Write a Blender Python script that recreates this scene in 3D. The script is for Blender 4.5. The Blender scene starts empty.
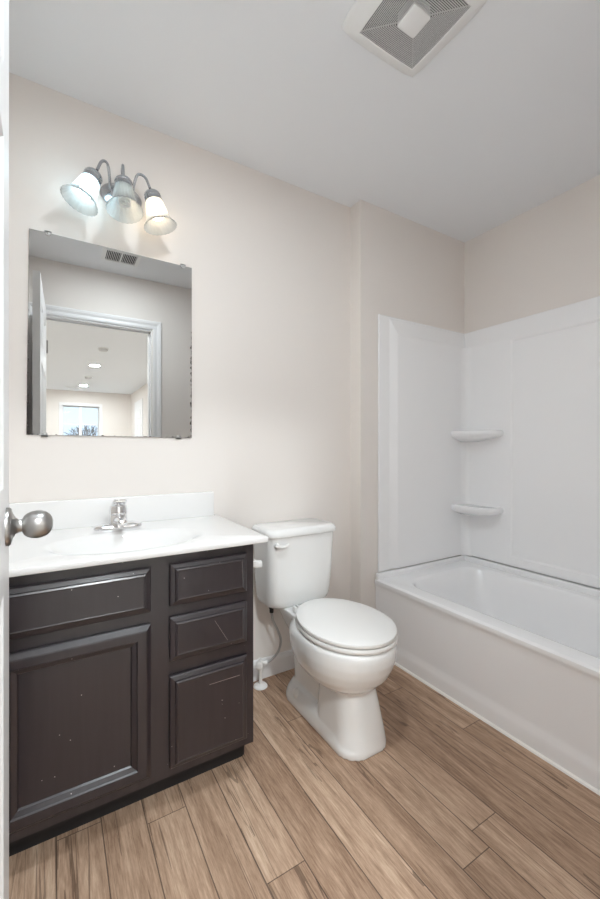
import bpy, bmesh, math, random
from mathutils import Vector, Matrix
random.seed(7)
PI = math.pi
C = bpy.context.scene.collection
SC = bpy.context.scene

# ------------------------------------------------------------------ camera, world, exposure
cam_data = bpy.data.cameras.new('camera')
cam = bpy.data.objects.new('camera', cam_data); C.objects.link(cam)
cam_data.sensor_fit = 'HORIZONTAL'; cam_data.sensor_width = 24.0; cam_data.lens = 16.0
cam_data.shift_y = -(449.5 - 448.0) / 600.0
cam_data.clip_start = 0.02
cam.location = (0, 0, 1.108)
cam.rotation_euler = (PI / 2, 0, -math.atan(244 / 400.0))
SC.camera = cam
SC.view_settings.view_transform = 'Standard'
SC.view_settings.look = 'None'
SC.view_settings.gamma = 1.0
SC.view_settings.use_curve_mapping = False
SC.view_settings.exposure = 0.13
SC.cycles.max_bounces = 16
SC.cycles.diffuse_bounces = 10
SC.cycles.glossy_bounces = 6
SC.cycles.transparent_max_bounces = 16
SC.cycles.sample_clamp_indirect = 6.0
world = bpy.data.worlds.new('sky'); SC.world = world; world.use_nodes = True
bg = world.node_tree.nodes['Background']
bg.inputs[0].default_value = (0.62, 0.80, 1.0, 1); bg.inputs[1].default_value = 2.5

P_FILL, P_COOL, P_WARM, P_HALL = 12.5, 0.38, 0.28, 50.0     # lamp output in watts, added bathroom fill first

# ------------------------------------------------------------------ materials
def new_mat(name):
    m = bpy.data.materials.new(name); m.use_nodes = True
    return m, m.node_tree.nodes, m.node_tree.links, m.node_tree.nodes['Principled BSDF']
def lin(c):
    return tuple(((v / 255.0) / 12.92 if v / 255.0 < 0.04045 else (((v / 255.0) + 0.055) / 1.055) ** 2.4) for v in c) + (1,)
def mat(name, col, rough=0.5, metal=0.0, coat=0.0, spec=0.5, bump=0.0, bscale=200, var=0.0, vscale=4.0):
    m, N, L, b = new_mat(name)
    b.inputs['Base Color'].default_value = col
    b.inputs['Roughness'].default_value = rough
    b.inputs['Metallic'].default_value = metal
    b.inputs['Coat Weight'].default_value = coat
    b.inputs['Coat Roughness'].default_value = 0.08
    b.inputs['Specular IOR Level'].default_value = spec
    tc = N.new('ShaderNodeTexCoord')
    if bump:
        n = N.new('ShaderNodeTexNoise'); n.inputs['Scale'].default_value = bscale; n.inputs['Detail'].default_value = 3
        L.new(tc.outputs['Object'], n.inputs['Vector'])
        bp = N.new('ShaderNodeBump'); bp.inputs['Strength'].default_value = bump; bp.inputs['Distance'].default_value = 0.002
        L.new(n.outputs['Fac'], bp.inputs['Height']); L.new(bp.outputs['Normal'], b.inputs['Normal'])
    if var:
        n = N.new('ShaderNodeTexNoise'); n.inputs['Scale'].default_value = vscale; n.inputs['Detail'].default_value = 2
        L.new(tc.outputs['Object'], n.inputs['Vector'])
        mx = N.new('ShaderNodeMix'); mx.data_type = 'RGBA'
        mx.inputs['A'].default_value = tuple(c * (1 - var) for c in col[:3]) + (1,)
        mx.inputs['B'].default_value = tuple(min(1, c * (1 + var)) for c in col[:3]) + (1,)
        L.new(n.outputs['Fac'], mx.inputs['Factor']); L.new(mx.outputs['Result'], b.inputs['Base Color'])
    return m
def emit(name, col, strength):
    m, N, L, b = new_mat(name)
    b.inputs['Base Color'].default_value = (0.8, 0.8, 0.8, 1)
    b.inputs['Emission Color'].default_value = col; b.inputs['Emission Strength'].default_value = strength
    return m

M = {}
M['wall'] = mat('warm white wall paint', lin((230, 224, 219)), 0.75, bump=0.08, bscale=350)
M['ceil'] = mat('flat ceiling paint', lin((232, 234, 237)), 0.85, bump=0.08, bscale=300)
M['trim'] = mat('white semi gloss trim paint', lin((232, 232, 233)), 0.35)
M['marble'] = mat('white cultured marble', lin((232, 231, 230)), 0.16, coat=0.3, var=0.015)
M['porcelain'] = mat('white porcelain', lin((236, 236, 235)), 0.12, coat=0.5)
M['plastic'] = mat('white seat plastic', lin((234, 233, 231)), 0.28)
M['acrylic'] = mat('white tub acrylic', lin((243, 243, 244)), 0.22, coat=0.2)
M['caulk'] = mat('white caulk', lin((244, 242, 238)), 0.6)
M['chrome'] = mat('polished chrome', (0.82, 0.82, 0.83, 1), 0.08, 1.0)
M['nickel'] = mat('brushed nickel', (0.42, 0.41, 0.40, 1), 0.3, 1.0)
M['dnickel'] = mat('dark pewter metal', (0.50, 0.52, 0.55, 1), 0.2, 1.0)
M['steelhose'] = mat('braided steel hose', (0.50, 0.50, 0.50, 1), 0.4, 0.8, bump=0.6, bscale=900)
M['black'] = mat('black plastic', (0.015, 0.015, 0.016, 1), 0.5)
M['dark'] = mat('dark housing interior', (0.05, 0.05, 0.052, 1), 0.8)
M['grille'] = mat('grey white grille plastic', lin((205, 205, 205)), 0.5)
M['fan'] = mat('off white fan plastic', lin((232, 232, 231)), 0.45)
M['spiral'] = mat('unlit lamp tube glass', lin((225, 225, 222)), 0.3)
M['bark'] = mat('grey bark', lin((150, 143, 140)), 0.9)
M['lawn'] = mat('winter lawn', lin((150, 145, 120)), 0.95, var=0.2)
A_BULB = 4 * PI * 0.027 ** 2
M['cool'] = emit('cool white bulb', (0.62, 0.88, 1.0, 1), P_COOL / (PI * A_BULB))
M['warm'] = emit('warm white bulb', (1.0, 0.76, 0.52, 1), P_WARM / (PI * A_BULB))
M['fill_lens'] = emit('added fill light lens', (0.86, 0.945, 1.0, 1), P_FILL / (PI * PI * 0.09 ** 2))  # emitter of the added bathroom fill light
M['hall_lens'] = emit('lit downlight lens', (0.90, 0.97, 1.0, 1), P_HALL / (PI * PI * 0.07 ** 2))
M['doorway_fill_lens'] = emit('added doorway fill lens', (0.90, 0.97, 1.0, 1), 1.0 * P_HALL / (PI * PI * 0.16 ** 2))  # emitter of the fill light added outside the doorway

def cabinet_mat():
    m, N, L, b = new_mat('espresso stained wood')
    tc = N.new('ShaderNodeTexCoord')
    mp = N.new('ShaderNodeMapping'); mp.inputs['Scale'].default_value = (60, 60, 5); L.new(tc.outputs['Object'], mp.inputs['Vector'])
    n = N.new('ShaderNodeTexNoise'); n.inputs['Scale'].default_value = 1.0; n.inputs['Detail'].default_value = 5; L.new(mp.outputs['Vector'], n.inputs['Vector'])
    mx = N.new('ShaderNodeMix'); mx.data_type = 'RGBA'
    mx.inputs['A'].default_value = lin((31, 25, 28)); mx.inputs['B'].default_value = lin((47, 39, 43))
    L.new(n.outputs['Fac'], mx.inputs['Factor'])
    v = N.new('ShaderNodeTexVoronoi'); v.inputs['Scale'].default_value = 36; L.new(tc.outputs['Object'], v.inputs['Vector'])
    lt = N.new('ShaderNodeMath'); lt.operation = 'LESS_THAN'; lt.inputs[1].default_value = 0.045; L.new(v.outputs['Distance'], lt.inputs[0])
    n2 = N.new('ShaderNodeTexNoise'); n2.inputs['Scale'].default_value = 7; L.new(tc.outputs['Object'], n2.inputs['Vector'])
    gt = N.new('ShaderNodeMath'); gt.operation = 'GREATER_THAN'; gt.inputs[1].default_value = 0.50; L.new(n2.outputs['Fac'], gt.inputs[0])
    mu = N.new('ShaderNodeMath'); mu.operation = 'MULTIPLY'; L.new(lt.outputs[0], mu.inputs[0]); L.new(gt.outputs[0], mu.inputs[1])
    mx2 = N.new('ShaderNodeMix'); mx2.data_type = 'RGBA'; mx2.inputs['B'].default_value = lin((200, 192, 190))
    L.new(mx.outputs['Result'], mx2.inputs['A']); L.new(mu.outputs[0], mx2.inputs['Factor'])
    L.new(mx2.outputs['Result'], b.inputs['Base Color'])
    b.inputs['Roughness'].default_value = 0.36; b.inputs['Coat Weight'].default_value = 0.5; b.inputs['Coat Roughness'].default_value = 0.2
    return m
M['cabinet'] = cabinet_mat()
M['carpet'] = mat('pale grey carpet', lin((196, 192, 186)), 0.95, bump=0.8, bscale=600)
M['scratch'] = mat('worn bare wood', lin((150, 138, 134)), 0.7)
M['kick'] = mat('black toe kick', (0.010, 0.009, 0.010, 1), 0.6)

def floor_mat():
    m, N, L, b = new_mat('oak vinyl planks')
    def math_(op, a, bb=None, clamp=False):
        n = N.new('ShaderNodeMath'); n.operation = op; n.use_clamp = clamp
        for i, v in enumerate((a, bb)):
            if v is None: continue
            if isinstance(v, (int, float)): n.inputs[i].default_value = v
            else: L.new(v, n.inputs[i])
        return n.outputs[0]
    tc = N.new('ShaderNodeTexCoord'); sp = N.new('ShaderNodeSeparateXYZ'); L.new(tc.outputs['Object'], sp.inputs[0])
    X, Y = sp.outputs[0], sp.outputs[1]
    u = math_('DIVIDE', math_('SUBTRACT', X, 0.001), 0.114)
    col = math_('FLOOR', u); fx = math_('FRACT', u)
    wn = N.new('ShaderNodeTexWhiteNoise'); wn.noise_dimensions = '1D'; L.new(math_('ADD', col, 31.7), wn.inputs['W'])
    # end joints: the ones the photo shows are pinned, the rest random
    off = math_('MULTIPLY', wn.outputs['Value'], 1.2)
    for k, y in ((2, 1.24), (4, 0.911), (9, 0.729), (12, 1.011), (0, 0.10), (1, 0.55), (3, 1.62), (5, 0.40)):
        sel = math_('COMPARE', col, float(k)); sel.node.inputs[2].default_value = 0.3
        inv = math_('SUBTRACT', 1.0, sel)
        off = math_('ADD', math_('MULTIPLY', off, inv), math_('MULTIPLY', sel, y))
    v = math_('DIVIDE', math_('SUBTRACT', Y, off), 1.22)
    row = math_('FLOOR', v); fy = math_('FRACT', v)
    pid = math_('ADD', math_('MULTIPLY', col, 7.13), math_('MULTIPLY', row, 3.71))
    wp = N.new('ShaderNodeTexWhiteNoise'); wp.noise_dimensions = '1D'; L.new(pid, wp.inputs['W'])
    tone = wp.outputs['Value']
    # grain
    cv = N.new('ShaderNodeCombineXYZ')
    L.new(math_('MULTIPLY', X, 1.0), cv.inputs[0]); L.new(math_('ADD', math_('MULTIPLY', Y, 1.0), math_('MULTIPLY', tone, 40.0)), cv.inputs[1]); L.new(math_('MULTIPLY', pid, 0.37), cv.inputs[2])
    def noise(sx, sy, detail, rough=0.55, dist=0.0):
        mp = N.new('ShaderNodeMapping'); mp.inputs['Scale'].default_value = (sx, sy, 1); L.new(cv.outputs[0], mp.inputs['Vector'])
        n = N.new('ShaderNodeTexNoise'); n.inputs['Scale'].default_value = 1.0; n.inputs['Detail'].default_value = detail
        n.inputs['Roughness'].default_value = rough; n.inputs['Distortion'].default_value = dist
        L.new(mp.outputs['Vector'], n.inputs['Vector']); return n.outputs['Fac']
    g1 = noise(26, 2.2, 5, 0.6, 0.6)
    g2 = noise(190, 14, 5, 0.75)
    g3 = noise(9, 1.3, 3, 0.5, 0.8)
    fine = math_('ADD', math_('MULTIPLY', g1, 0.48), math_('MULTIPLY', g2, 0.52))
    mixv = math_('ADD', math_('MULTIPLY', math_('SUBTRACT', fine, 0.5), 1.75), math_('ADD', 0.5, math_('MULTIPLY', math_('SUBTRACT', tone, 0.5), 0.17)), True)
    r = N.new('ShaderNodeValToRGB'); L.new(mixv, r.inputs[0])
    e = r.color_ramp.elements
    e[0].position = 0.08; e[0].color = lin((100, 76, 60))
    e[1].position = 0.92; e[1].color = lin((222, 198, 174))
    a = e.new(0.38); a.color = lin((155, 126, 104))
    a = e.new(0.62); a.color = lin((190, 161, 137))
    # dark cathedral streaks and cracks
    ck = noise(20, 0.75, 3, 0.55, 0.9)
    d = math_('ABSOLUTE', math_('SUBTRACT', ck, 0.5))
    crack = math_('LESS_THAN', d, 0.011)
    zone = math_('GREATER_THAN', g3, 0.52)
    crack = math_('MULTIPLY', math_('MULTIPLY', crack, zone), 0.5)
    ck2 = noise(11, 0.42, 2, 0.5, 0.5)
    crack2 = math_('MULTIPLY', math_('LESS_THAN', math_('ABSOLUTE', math_('SUBTRACT', ck2, 0.47)), 0.0045), math_('GREATER_THAN', tone, 0.45))
    crack = math_('MAXIMUM', crack, math_('MULTIPLY', crack2, 0.55))
    mx = N.new('ShaderNodeMix'); mx.data_type = 'RGBA'; mx.inputs['B'].default_value = lin((72, 52, 40))
    L.new(r.outputs['Color'], mx.inputs['A']); L.new(crack, mx.inputs['Factor'])
    # seams
    ex = math_('MINIMUM', fx, math_('SUBTRACT', 1.0, fx)); ey = math_('MINIMUM', fy, math_('SUBTRACT', 1.0, fy))
    sx = math_('LESS_THAN', ex, 0.014); sy = math_('LESS_THAN', ey, 0.0011)
    seam = math_('MAXIMUM', sx, sy)
    mx2 = N.new('ShaderNodeMix'); mx2.data_type = 'RGBA'; mx2.inputs['B'].default_value = lin((58, 42, 34))
    L.new(mx.outputs['Result'], mx2.inputs['A']); L.new(math_('MULTIPLY', seam, 0.75), mx2.inputs['Factor'])
    L.new(mx2.outputs['Result'], b.inputs['Base Color'])
    b.inputs['Roughness'].default_value = 0.48; b.inputs['Specular IOR Level'].default_value = 0.35
    h = math_('SUBTRACT', fine, math_('MULTIPLY', seam, 0.6))
    bp = N.new('ShaderNodeBump'); bp.inputs['Strength'].default_value = 0.25; bp.inputs['Distance'].default_value = 0.002
    L.new(h, bp.inputs['Height']); L.new(bp.outputs['Normal'], b.inputs['Normal'])
    return m
M['floor'] = floor_mat()

def mirror_mat():
    # silvered glass with black desilvered spots creeping in from the edges
    m, N, L, b = new_mat('aged mirror silver')
    b.inputs['Metallic'].default_value = 1.0; b.inputs['Roughness'].default_value = 0.0
    b.inputs['Base Color'].default_value = (0.56, 0.56, 0.55, 1)
    out = N['Material Output']
    tc = N.new('ShaderNodeTexCoord'); sp = N.new('ShaderNodeSeparateXYZ'); L.new(tc.outputs['Generated'], sp.inputs[0])
    def math_(op, a, bb=None):
        n = N.new('ShaderNodeMath'); n.operation = op
        for i, v in enumerate((a, bb)):
            if v is None: continue
            if isinstance(v, (int, float)): n.inputs[i].default_value = v
            else: L.new(v, n.inputs[i])
        return n.outputs[0]
    x, z = sp.outputs[0], sp.outputs[2]
    ex = math_('MINIMUM', x, math_('SUBTRACT', 1.0, x))
    n = N.new('ShaderNodeTexNoise'); n.inputs['Scale'].default_value = 55; n.inputs['Detail'].default_value = 6; L.new(tc.outputs['Generated'], n.inputs['Vector'])
    amp = math_('MULTIPLY', math_('SUBTRACT', n.outputs['Fac'], 0.42), 0.065)
    low = math_('LESS_THAN', z, 0.62)
    s1 = math_('MULTIPLY', math_('LESS_THAN', ex, math_('MULTIPLY', amp, 0.8)), low)
    s2 = math_('LESS_THAN', z, math_('MULTIPLY', amp, 0.55))
    s = math_('MAXIMUM', s1, s2)
    db = N.new('ShaderNodeBsdfDiffuse'); db.inputs[0].default_value = (0.07, 0.06, 0.055, 1)
    ms = N.new('ShaderNodeMixShader'); L.new(s, ms.inputs[0]); L.new(b.outputs[0], ms.inputs[1]); L.new(db.outputs[0], ms.inputs[2])
    L.new(ms.outputs[0], out.inputs[0])
    return m
M['mirror'] = mirror_mat()

def shade_mat():
    m, N, L, b = new_mat('ribbed pressed glass')
    out = N['Material Output']
    tr = N.new('ShaderNodeBsdfTransparent'); tr.inputs[0].default_value = (0.95, 0.97, 0.97, 1)
    tl = N.new('ShaderNodeBsdfTranslucent'); tl.inputs[0].default_value = (0.92, 0.94, 0.94, 1)
    df = N.new('ShaderNodeBsdfDiffuse'); df.inputs[0].default_value = (0.85, 0.87, 0.87, 1)
    gl = N.new('ShaderNodeBsdfGlossy'); gl.inputs['Roughness'].default_value = 0.08
    a = N.new('ShaderNodeMixShader'); a.inputs[0].default_value = 0.58; L.new(tr.outputs[0], a.inputs[1]); L.new(tl.outputs[0], a.inputs[2])
    c = N.new('ShaderNodeMixShader'); c.inputs[0].default_value = 0.10; L.new(a.outputs[0], c.inputs[1]); L.new(df.outputs[0], c.inputs[2])
    lw = N.new('ShaderNodeLayerWeight'); lw.inputs[0].default_value = 0.12
    d = N.new('ShaderNodeMixShader'); L.new(lw.outputs['Fresnel'], d.inputs[0]); L.new(c.outputs[0], d.inputs[1]); L.new(gl.outputs[0], d.inputs[2])
    L.new(d.outputs[0], out.inputs[0])
    return m
M['shade'] = shade_mat()

def pane_mat():
    m, N, L, b = new_mat('window glass')
    out = N['Material Output']
    tr = N.new('ShaderNodeBsdfTransparent'); gl = N.new('ShaderNodeBsdfGlossy'); gl.inputs['Roughness'].default_value = 0.02
    d = N.new('ShaderNodeMixShader'); d.inputs[0].default_value = 0.05; L.new(tr.outputs[0], d.inputs[1]); L.new(gl.outputs[0], d.inputs[2])
    L.new(d.outputs[0], out.inputs[0]); return m
M['pane'] = pane_mat()

# ------------------------------------------------------------------ mesh helpers (all in world coordinates)
ORG = {}
def obj(name, bm, m, parent=None, smooth=None, recalc=True):
    if recalc: bmesh.ops.recalc_face_normals(bm, faces=bm.faces[:])
    me = bpy.data.meshes.new(name)
    o = bpy.data.objects.new(name, me); C.objects.link(o)
    org = Vector((0, 0, 0))
    if parent is not None:
        o.parent = parent; org = ORG.get(parent.name, Vector((0, 0, 0)))
    ORG[o.name] = org
    if org.length: bmesh.ops.translate(bm, verts=bm.verts[:], vec=-org)
    bm.to_mesh(me); bm.free()
    me.materials.append(m)
    if smooth is not None:
        for p in me.polygons: p.use_smooth = True
        me.set_sharp_from_angle(angle=math.radians(smooth))
    return o
def root(name, label, cat, loc, group=None, kind=None):
    o = bpy.data.objects.new(name, None); C.objects.link(o); o.location = loc; o.empty_display_size = 0.1
    ORG[o.name] = Vector(loc); tag(o, label, cat, group, kind); return o
def tag(o, label=None, cat=None, group=None, kind=None):
    if label: o['label'] = label
    if cat: o['category'] = cat
    if group: o['group'] = group
    if kind: o['kind'] = kind
    return o
def struct(name, bm, m, label=None, cat=None, smooth=None):
    return tag(obj(name, bm, m, None, smooth), label, cat, None, 'structure')
def B(): return bmesh.new()
def box(bm, x0, x1, y0, y1, z0, z1, bev=0.0, seg=2):
    vs = [bm.verts.new((x, y, z)) for x in (x0, x1) for y in (y0, y1) for z in (z0, z1)]
    fs = [(0, 1, 3, 2), (4, 6, 7, 5), (0, 4, 5, 1), (2, 3, 7, 6), (0, 2, 6, 4), (1, 5, 7, 3)]
    F = [bm.faces.new([vs[i] for i in f]) for f in fs]
    if bev > 0:
        E = list({e for f in F for e in f.edges})
        bmesh.ops.bevel(bm, geom=E, offset=bev, segments=seg, profile=0.5, affect='EDGES')
    return vs
def loft(bm, rings, cap0=True, cap1=True, closed=True):
    V = [[bm.verts.new(p) for p in r] for r in rings]
    n = len(V[0])
    for a, b in zip(V, V[1:]):
        for i in range(n if closed else n - 1):
            j = (i + 1) % n
            bm.faces.new((a[i], a[j], b[j], b[i]))
    if cap0: bm.faces.new(V[0][::-1])
    if cap1: bm.faces.new(V[-1])
    return V
def frame_of(d):
    d = Vector(d).normalized()
    u = d.cross(Vector((0, 0, 1)) if abs(d.z) < 0.95 else Vector((1, 0, 0))).normalized()
    return d, u, d.cross(u).normalized()
def lathe(bm, o, d, prof, n=32, rib=0, amp=0.0, cap0=True, cap1=True):
    """prof: list of (distance along d, radius)"""
    o = Vector(o); d, u, v = frame_of(d)
    rings = []
    for s, r in prof:
        R = []
        for i in range(n):
            t = 2 * PI * i / n
            rr = r * (1 + (amp * math.cos(rib * t) if rib else 0))
            R.append(o + d * s + u * (rr * math.cos(t)) + v * (rr * math.sin(t)))
        rings.append(R)
    return loft(bm, rings, cap0, cap1)
def tube(bm, pts, r, n=12, cap=True):
    pts = [Vector(p) for p in pts]
    rs = r if isinstance(r, (list, tuple)) else [r] * len(pts)
    rings = []; u = None
    for i, p in enumerate(pts):
        d = (pts[min(i + 1, len(pts) - 1)] - pts[max(i - 1, 0)]).normalized()
        if u is None: _, u, _ = frame_of(d)
        u = (u - d * u.dot(d)).normalized(); v = d.cross(u)
        rings.append([p + u * (rs[i] * math.cos(2 * PI * k / n)) + v * (rs[i] * math.sin(2 * PI * k / n)) for k in range(n)])
    loft(bm, rings, cap, cap)
def spline(pts, k=8):
    P = [Vector(p) for p in pts]; P = [P[0] * 2 - P[1]] + P + [P[-1] * 2 - P[-2]]
    out = []
    for i in range(1, len(P) - 2):
        a, b, c, d = P[i - 1:i + 3]
        for j in range(k):
            t = j / k
            out.append(0.5 * ((2 * b) + (c - a) * t + (2 * a - 5 * b + 4 * c - d) * t * t + (3 * b - a - 3 * c + d) * t ** 3))
    out.append(P[-2]); return out
def rrect(x0, x1, y0, y1, r, n=6):
    """rounded rectangle outline, list of (x, y), counter-clockwise"""
    out = []
    for cx, cy, a in ((x1 - r, y0 + r, -90), (x1 - r, y1 - r, 0), (x0 + r, y1 - r, 90), (x0 + r, y0 + r, 180)):
        for i in range(n + 1):
            t = math.radians(a + 90 * i / n)
            out.append((cx + r * math.cos(t), cy + r * math.sin(t)))
    return out
def nested(bm, x0, x1, z0, z1, steps, back=True):
    """picture-frame stack of rectangles facing -Y: steps = [(inset, y)]"""
    rings = [[(x0 + i, y, z0 + i), (x1 - i, y, z0 + i), (x1 - i, y, z1 - i), (x0 + i, y, z1 - i)] for i, y in steps]
    loft(bm, rings, back, True)
def extrude_profile(bm, prof, a, b, up=(0, 0, 1), out=None):
    """sweep a profile of (out, up) offsets from point a to point b"""
    a, b = Vector(a), Vector(b); up = Vector(up); out = Vector(out)
    loft(bm, [[p + out * o + up * h for o, h in prof] for p in (a, b)])

# ------------------------------------------------------------------ room shell
H = 2.44
XL, XJ, XR = -0.185, 1.393, 2.262          # left wall, jog, right wall
YB, YA, YF0, YF1 = 1.747, 1.66, 0.02, 0.143
HX0, HX1, HY = -1.3, 1.592, -7.2          # hall
DX0, DX1, DZ = -0.106, 0.650, 2.052       # doorway
bm = B(); box(bm, HX0 - .12, XR + .12, HY - .15, YB + .12, -0.08, 0.0); struct('floor', bm, M['floor'], 'brown wood plank floor running toward the toilet wall', 'floor')
bm = B(); box(bm, HX0, HX1, HY, YF0 + .03, 0.0, 0.008); struct('floor_hall', bm, M['carpet'], 'pale carpet in the room beyond the doorway', 'carpet')
bm = B(); box(bm, HX0 - .12, XR + .12, HY - .15, YB + .12, H, H + .08); struct('ceiling', bm, M['ceil'], 'flat pale grey ceiling', 'ceiling')
bm = B(); box(bm, XL - .12, XJ + .02, YB, YB + .12, 0, H); struct('wall_back', bm, M['wall'], 'warm white wall behind the vanity and toilet', 'wall')
bm = B(); box(bm, XJ, XR + .12, YA, YB + .12, 0, H); struct('wall_alcove', bm, M['wall'], 'warm white wall stepping forward at the end of the tub', 'wall')
bm = B(); box(bm, XR, XR + .12, YF0, YA + .05, 0, H); struct('wall_right', bm, M['wall'], 'warm white wall above the long side of the tub', 'wall')
bm = B(); box(bm, XL - .12, XL, YF1, YB + .02, 0, H); struct('wall_left', bm, M['wall'], 'warm white side wall behind the open door', 'wall')
bm = B()
box(bm, HX0 - .12, DX0, YF0, YF1, 0, H); box(bm, DX1, XR + .12, YF0, YF1, 0, H); box(bm, DX0, DX1, YF0, YF1, DZ, H)
struct('wall_front', bm, M['wall'], 'wall with the doorway, seen in the mirror', 'wall')
# hall
WX0, WX1, WZ0, WZ1 = 0.125, 0.88, 1.02, 2.09
bm = B()
box(bm, HX0 - .12, WX0, HY - .15, HY, 0, H); box(bm, WX1, HX1 + .12, HY - .15, HY, 0, H)
box(bm, WX0, WX1, HY - .15, HY, 0, WZ0); box(bm, WX0, WX1, HY - .15, HY, WZ1, H)
struct('wall_far', bm, M['wall'], 'far wall with a window, seen through the doorway in the mirror', 'wall')
bm = B(); box(bm, HX0 - .12, HX0, HY, YF0, 0, H); struct('wall_hall_left', bm, M['wall'], 'left wall of the room beyond the doorway', 'wall')
bm = B(); box(bm, HX1, HX1 + .12, HY, YF0, 0, H); struct('wall_hall_right', bm, M['wall'], 'right wall of the room beyond the doorway', 'wall')

# baseboards
BP = [(0, 0), (0.014, 0), (0.014, 0.072), (0.010, 0.086), (0.004, 0.092), (0, 0.092)]
bm = B(); extrude_profile(bm, BP, (0.582, YB, 0), (XJ, YB, 0), out=(0, -1, 0)); struct('baseboard_back', bm, M['trim'], 'white baseboard behind the toilet', 'baseboard')
bm = B(); extrude_profile(bm, BP, (XJ, YB - .014, 0), (XJ, YA - .0, 0), out=(-1, 0, 0)); extrude_profile(bm, BP, (XJ - .014, YA, 0), (1.486, YA, 0), out=(0, -1, 0))
struct('baseboard_alcove', bm, M['trim'], 'white baseboard round the wall step beside the tub', 'baseboard')
bm = B(); extrude_profile(bm, BP, (0.725, YF1, 0), (1.486, YF1, 0), out=(0, 1, 0)); struct('baseboard_front', bm, M['trim'])
bm = B(); extrude_profile(bm, BP, (XL, 0.18, 0), (XL, 1.255, 0), out=(1, 0, 0)); struct('baseboard_left', bm, M['trim'])

# door casing and jamb round the bathroom doorway
CP = [(0, 0), (0.009, 0), (0.012, 0.012), (0.011, 0.030), (0.017, 0.045), (0.018, 0.060), (0.015, 0.066), (0, 0.068)]
def casing(bm, y, s, x0, x1, ztop):
    path = [(x0, 0.0, -1, 0), (x0, ztop, -1, 1), (x1, ztop, 1, 1), (x1, 0.0, 1, 0)]
    loft(bm, [[(px + sx * w, y + s * t, pz + sz * w) for t, w in CP] for px, pz, sx, sz in path])
bm = B(); casing(bm, YF1, 1, DX0 - .006 + .006, DX1 + .008, DZ - .002); struct('trim_1', bm, M['trim'], 'white door casing, seen in the mirror', 'door casing')
bm = B()
box(bm, DX0 - .0005, DX0 + .0045, YF0, YF1, 0, DZ); box(bm, DX1 - .004, DX1, YF0, YF1, 0, DZ); box(bm, DX0, DX1, YF0, YF1, DZ - .014, DZ)
box(bm, DX1 - .014, DX1 - .003, 0.055, 0.098, 0, DZ - .014); box(bm, DX0, DX1, 0.055, 0.098, DZ - .026, DZ - .013)
struct('trim_2', bm, M['trim'], 'white door jamb, seen in the mirror', 'door jamb')

# open bathroom door: a six-panel slab standing open along the left wall
HX, HYD = -0.0585, 0.155
ang = math.radians(1.12)
DM = Matrix.Translation((HX, HYD, 0)) @ Matrix.Rotation(ang, 4, 'Z')     # local: +Y along the slab, +X = visible face, slab x from -.035 to 0
DW, DT, DZ0, DZ1 = 0.742, 0.035, 0.010, 2.066
def door_face(bm, x, s, y0, y1, z0, z1):
    """one face of the slab with six recessed raised panels"""
    ys = [y0 + .115, y0 + .325, y0 + .417, y1 - .115]
    zs = [(0.24, 0.875), (1.043, 1.60), (1.71, 1.94)]
    cols = [(ys[0], ys[1]), (ys[2], ys[3])]
    yc = sorted([y0, y1] + ys); zc = sorted([z0, z1] + [v for p in zs for v in p])
    for i in range(len(yc) - 1):
        for j in range(len(zc) - 1):
            a, b, c, d = yc[i], yc[i + 1], zc[j], zc[j + 1]
            pan = any(abs(a - p[0]) < 1e-6 for p in cols) and any(abs(c - p[0]) < 1e-6 for p in zs)
            if pan:
                st = [(0, 0), (0.012, -0.008), (0.020, -0.008), (0.045, -0.002)]
                loft(bm, [[(x + s * dx, a + k, c + k), (x + s * dx, b - k, c + k), (x + s * dx, b - k, d - k), (x + s * dx, a + k, d - k)] for k, dx in st], False, True)
            else:
                bm.faces.new([bm.verts.new(p) for p in ((x, a, c), (x, b, c), (x, b, d), (x, a, d))])
bm = B()
door_face(bm, 0, 1, 0, DW, DZ0, DZ1); door_face(bm, -DT, -1, 0, DW, DZ0, DZ1)
for q in (((0, 0, DZ0), (0, 0, DZ1), (-DT, 0, DZ1), (-DT, 0, DZ0)), ((0, DW, DZ0), (0, DW, DZ1), (-DT, DW, DZ1), (-DT, DW, DZ0)),
          ((0, 0, DZ0), (0, DW, DZ0), (-DT, DW, DZ0), (-DT, 0, DZ0)), ((0, 0, DZ1), (0, DW, DZ1), (-DT, DW, DZ1), (-DT, 0, DZ1))):
    bm.faces.new([bm.verts.new(p) for p in q])
bmesh.ops.remove_doubles(bm, verts=bm.verts[:], dist=1e-5)
bmesh.ops.transform(bm, matrix=DM, verts=bm.verts[:])
door = struct('door_1', bm, M['trim'], 'white panelled bathroom door standing open at the left edge', 'door')
KY, KZ = 0.680, 0.975
def knob(s):
    x0 = 0.0 if s > 0 else -DT
    bm = B(); lathe(bm, (x0, KY, KZ), (s, 0, 0), [(0, .0325), (.004, .0325), (.007, .030), (.009, .022), (.013, .014), (.018, .0105), (.024, .0105), (.026, .013)])
    lathe(bm, (x0, KY, KZ), (s, 0, 0), [(.022, .006), (.0225, .012), (.025, .0165), (.029, .0200), (.035, .0228), (.043, .0240), (.051, .0232), (.058, .0205), (.063, .0160), (.066, .0105), (.0675, .0045)])
    bmesh.ops.transform(bm, matrix=DM, verts=bm.verts[:])
    return bm
k1 = obj('door_knob', knob(1), M['nickel'], door, 40); k1['label'] = 'brushed nickel egg shaped door knob'
k2 = obj('door_knob', knob(-1), M['nickel'], door, 40)
bm = B(); box(bm, -.028, -.007, DW - .001, DW + .0015, KZ - .028, KZ + .028); bmesh.ops.transform(bm, matrix=DM, verts=bm.verts[:]); obj('latch_plate', bm, M['nickel'], door)
for z in (0.25, 1.03, 1.82):
    bm = B(); lathe(bm, (0.006, -0.004, z - .045), (0, 0, 1), [(0, .005), (.09, .005)], 12); bmesh.ops.transform(bm, matrix=DM, verts=bm.verts[:]); obj('hinge', bm, M['nickel'], door, 40)

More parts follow.
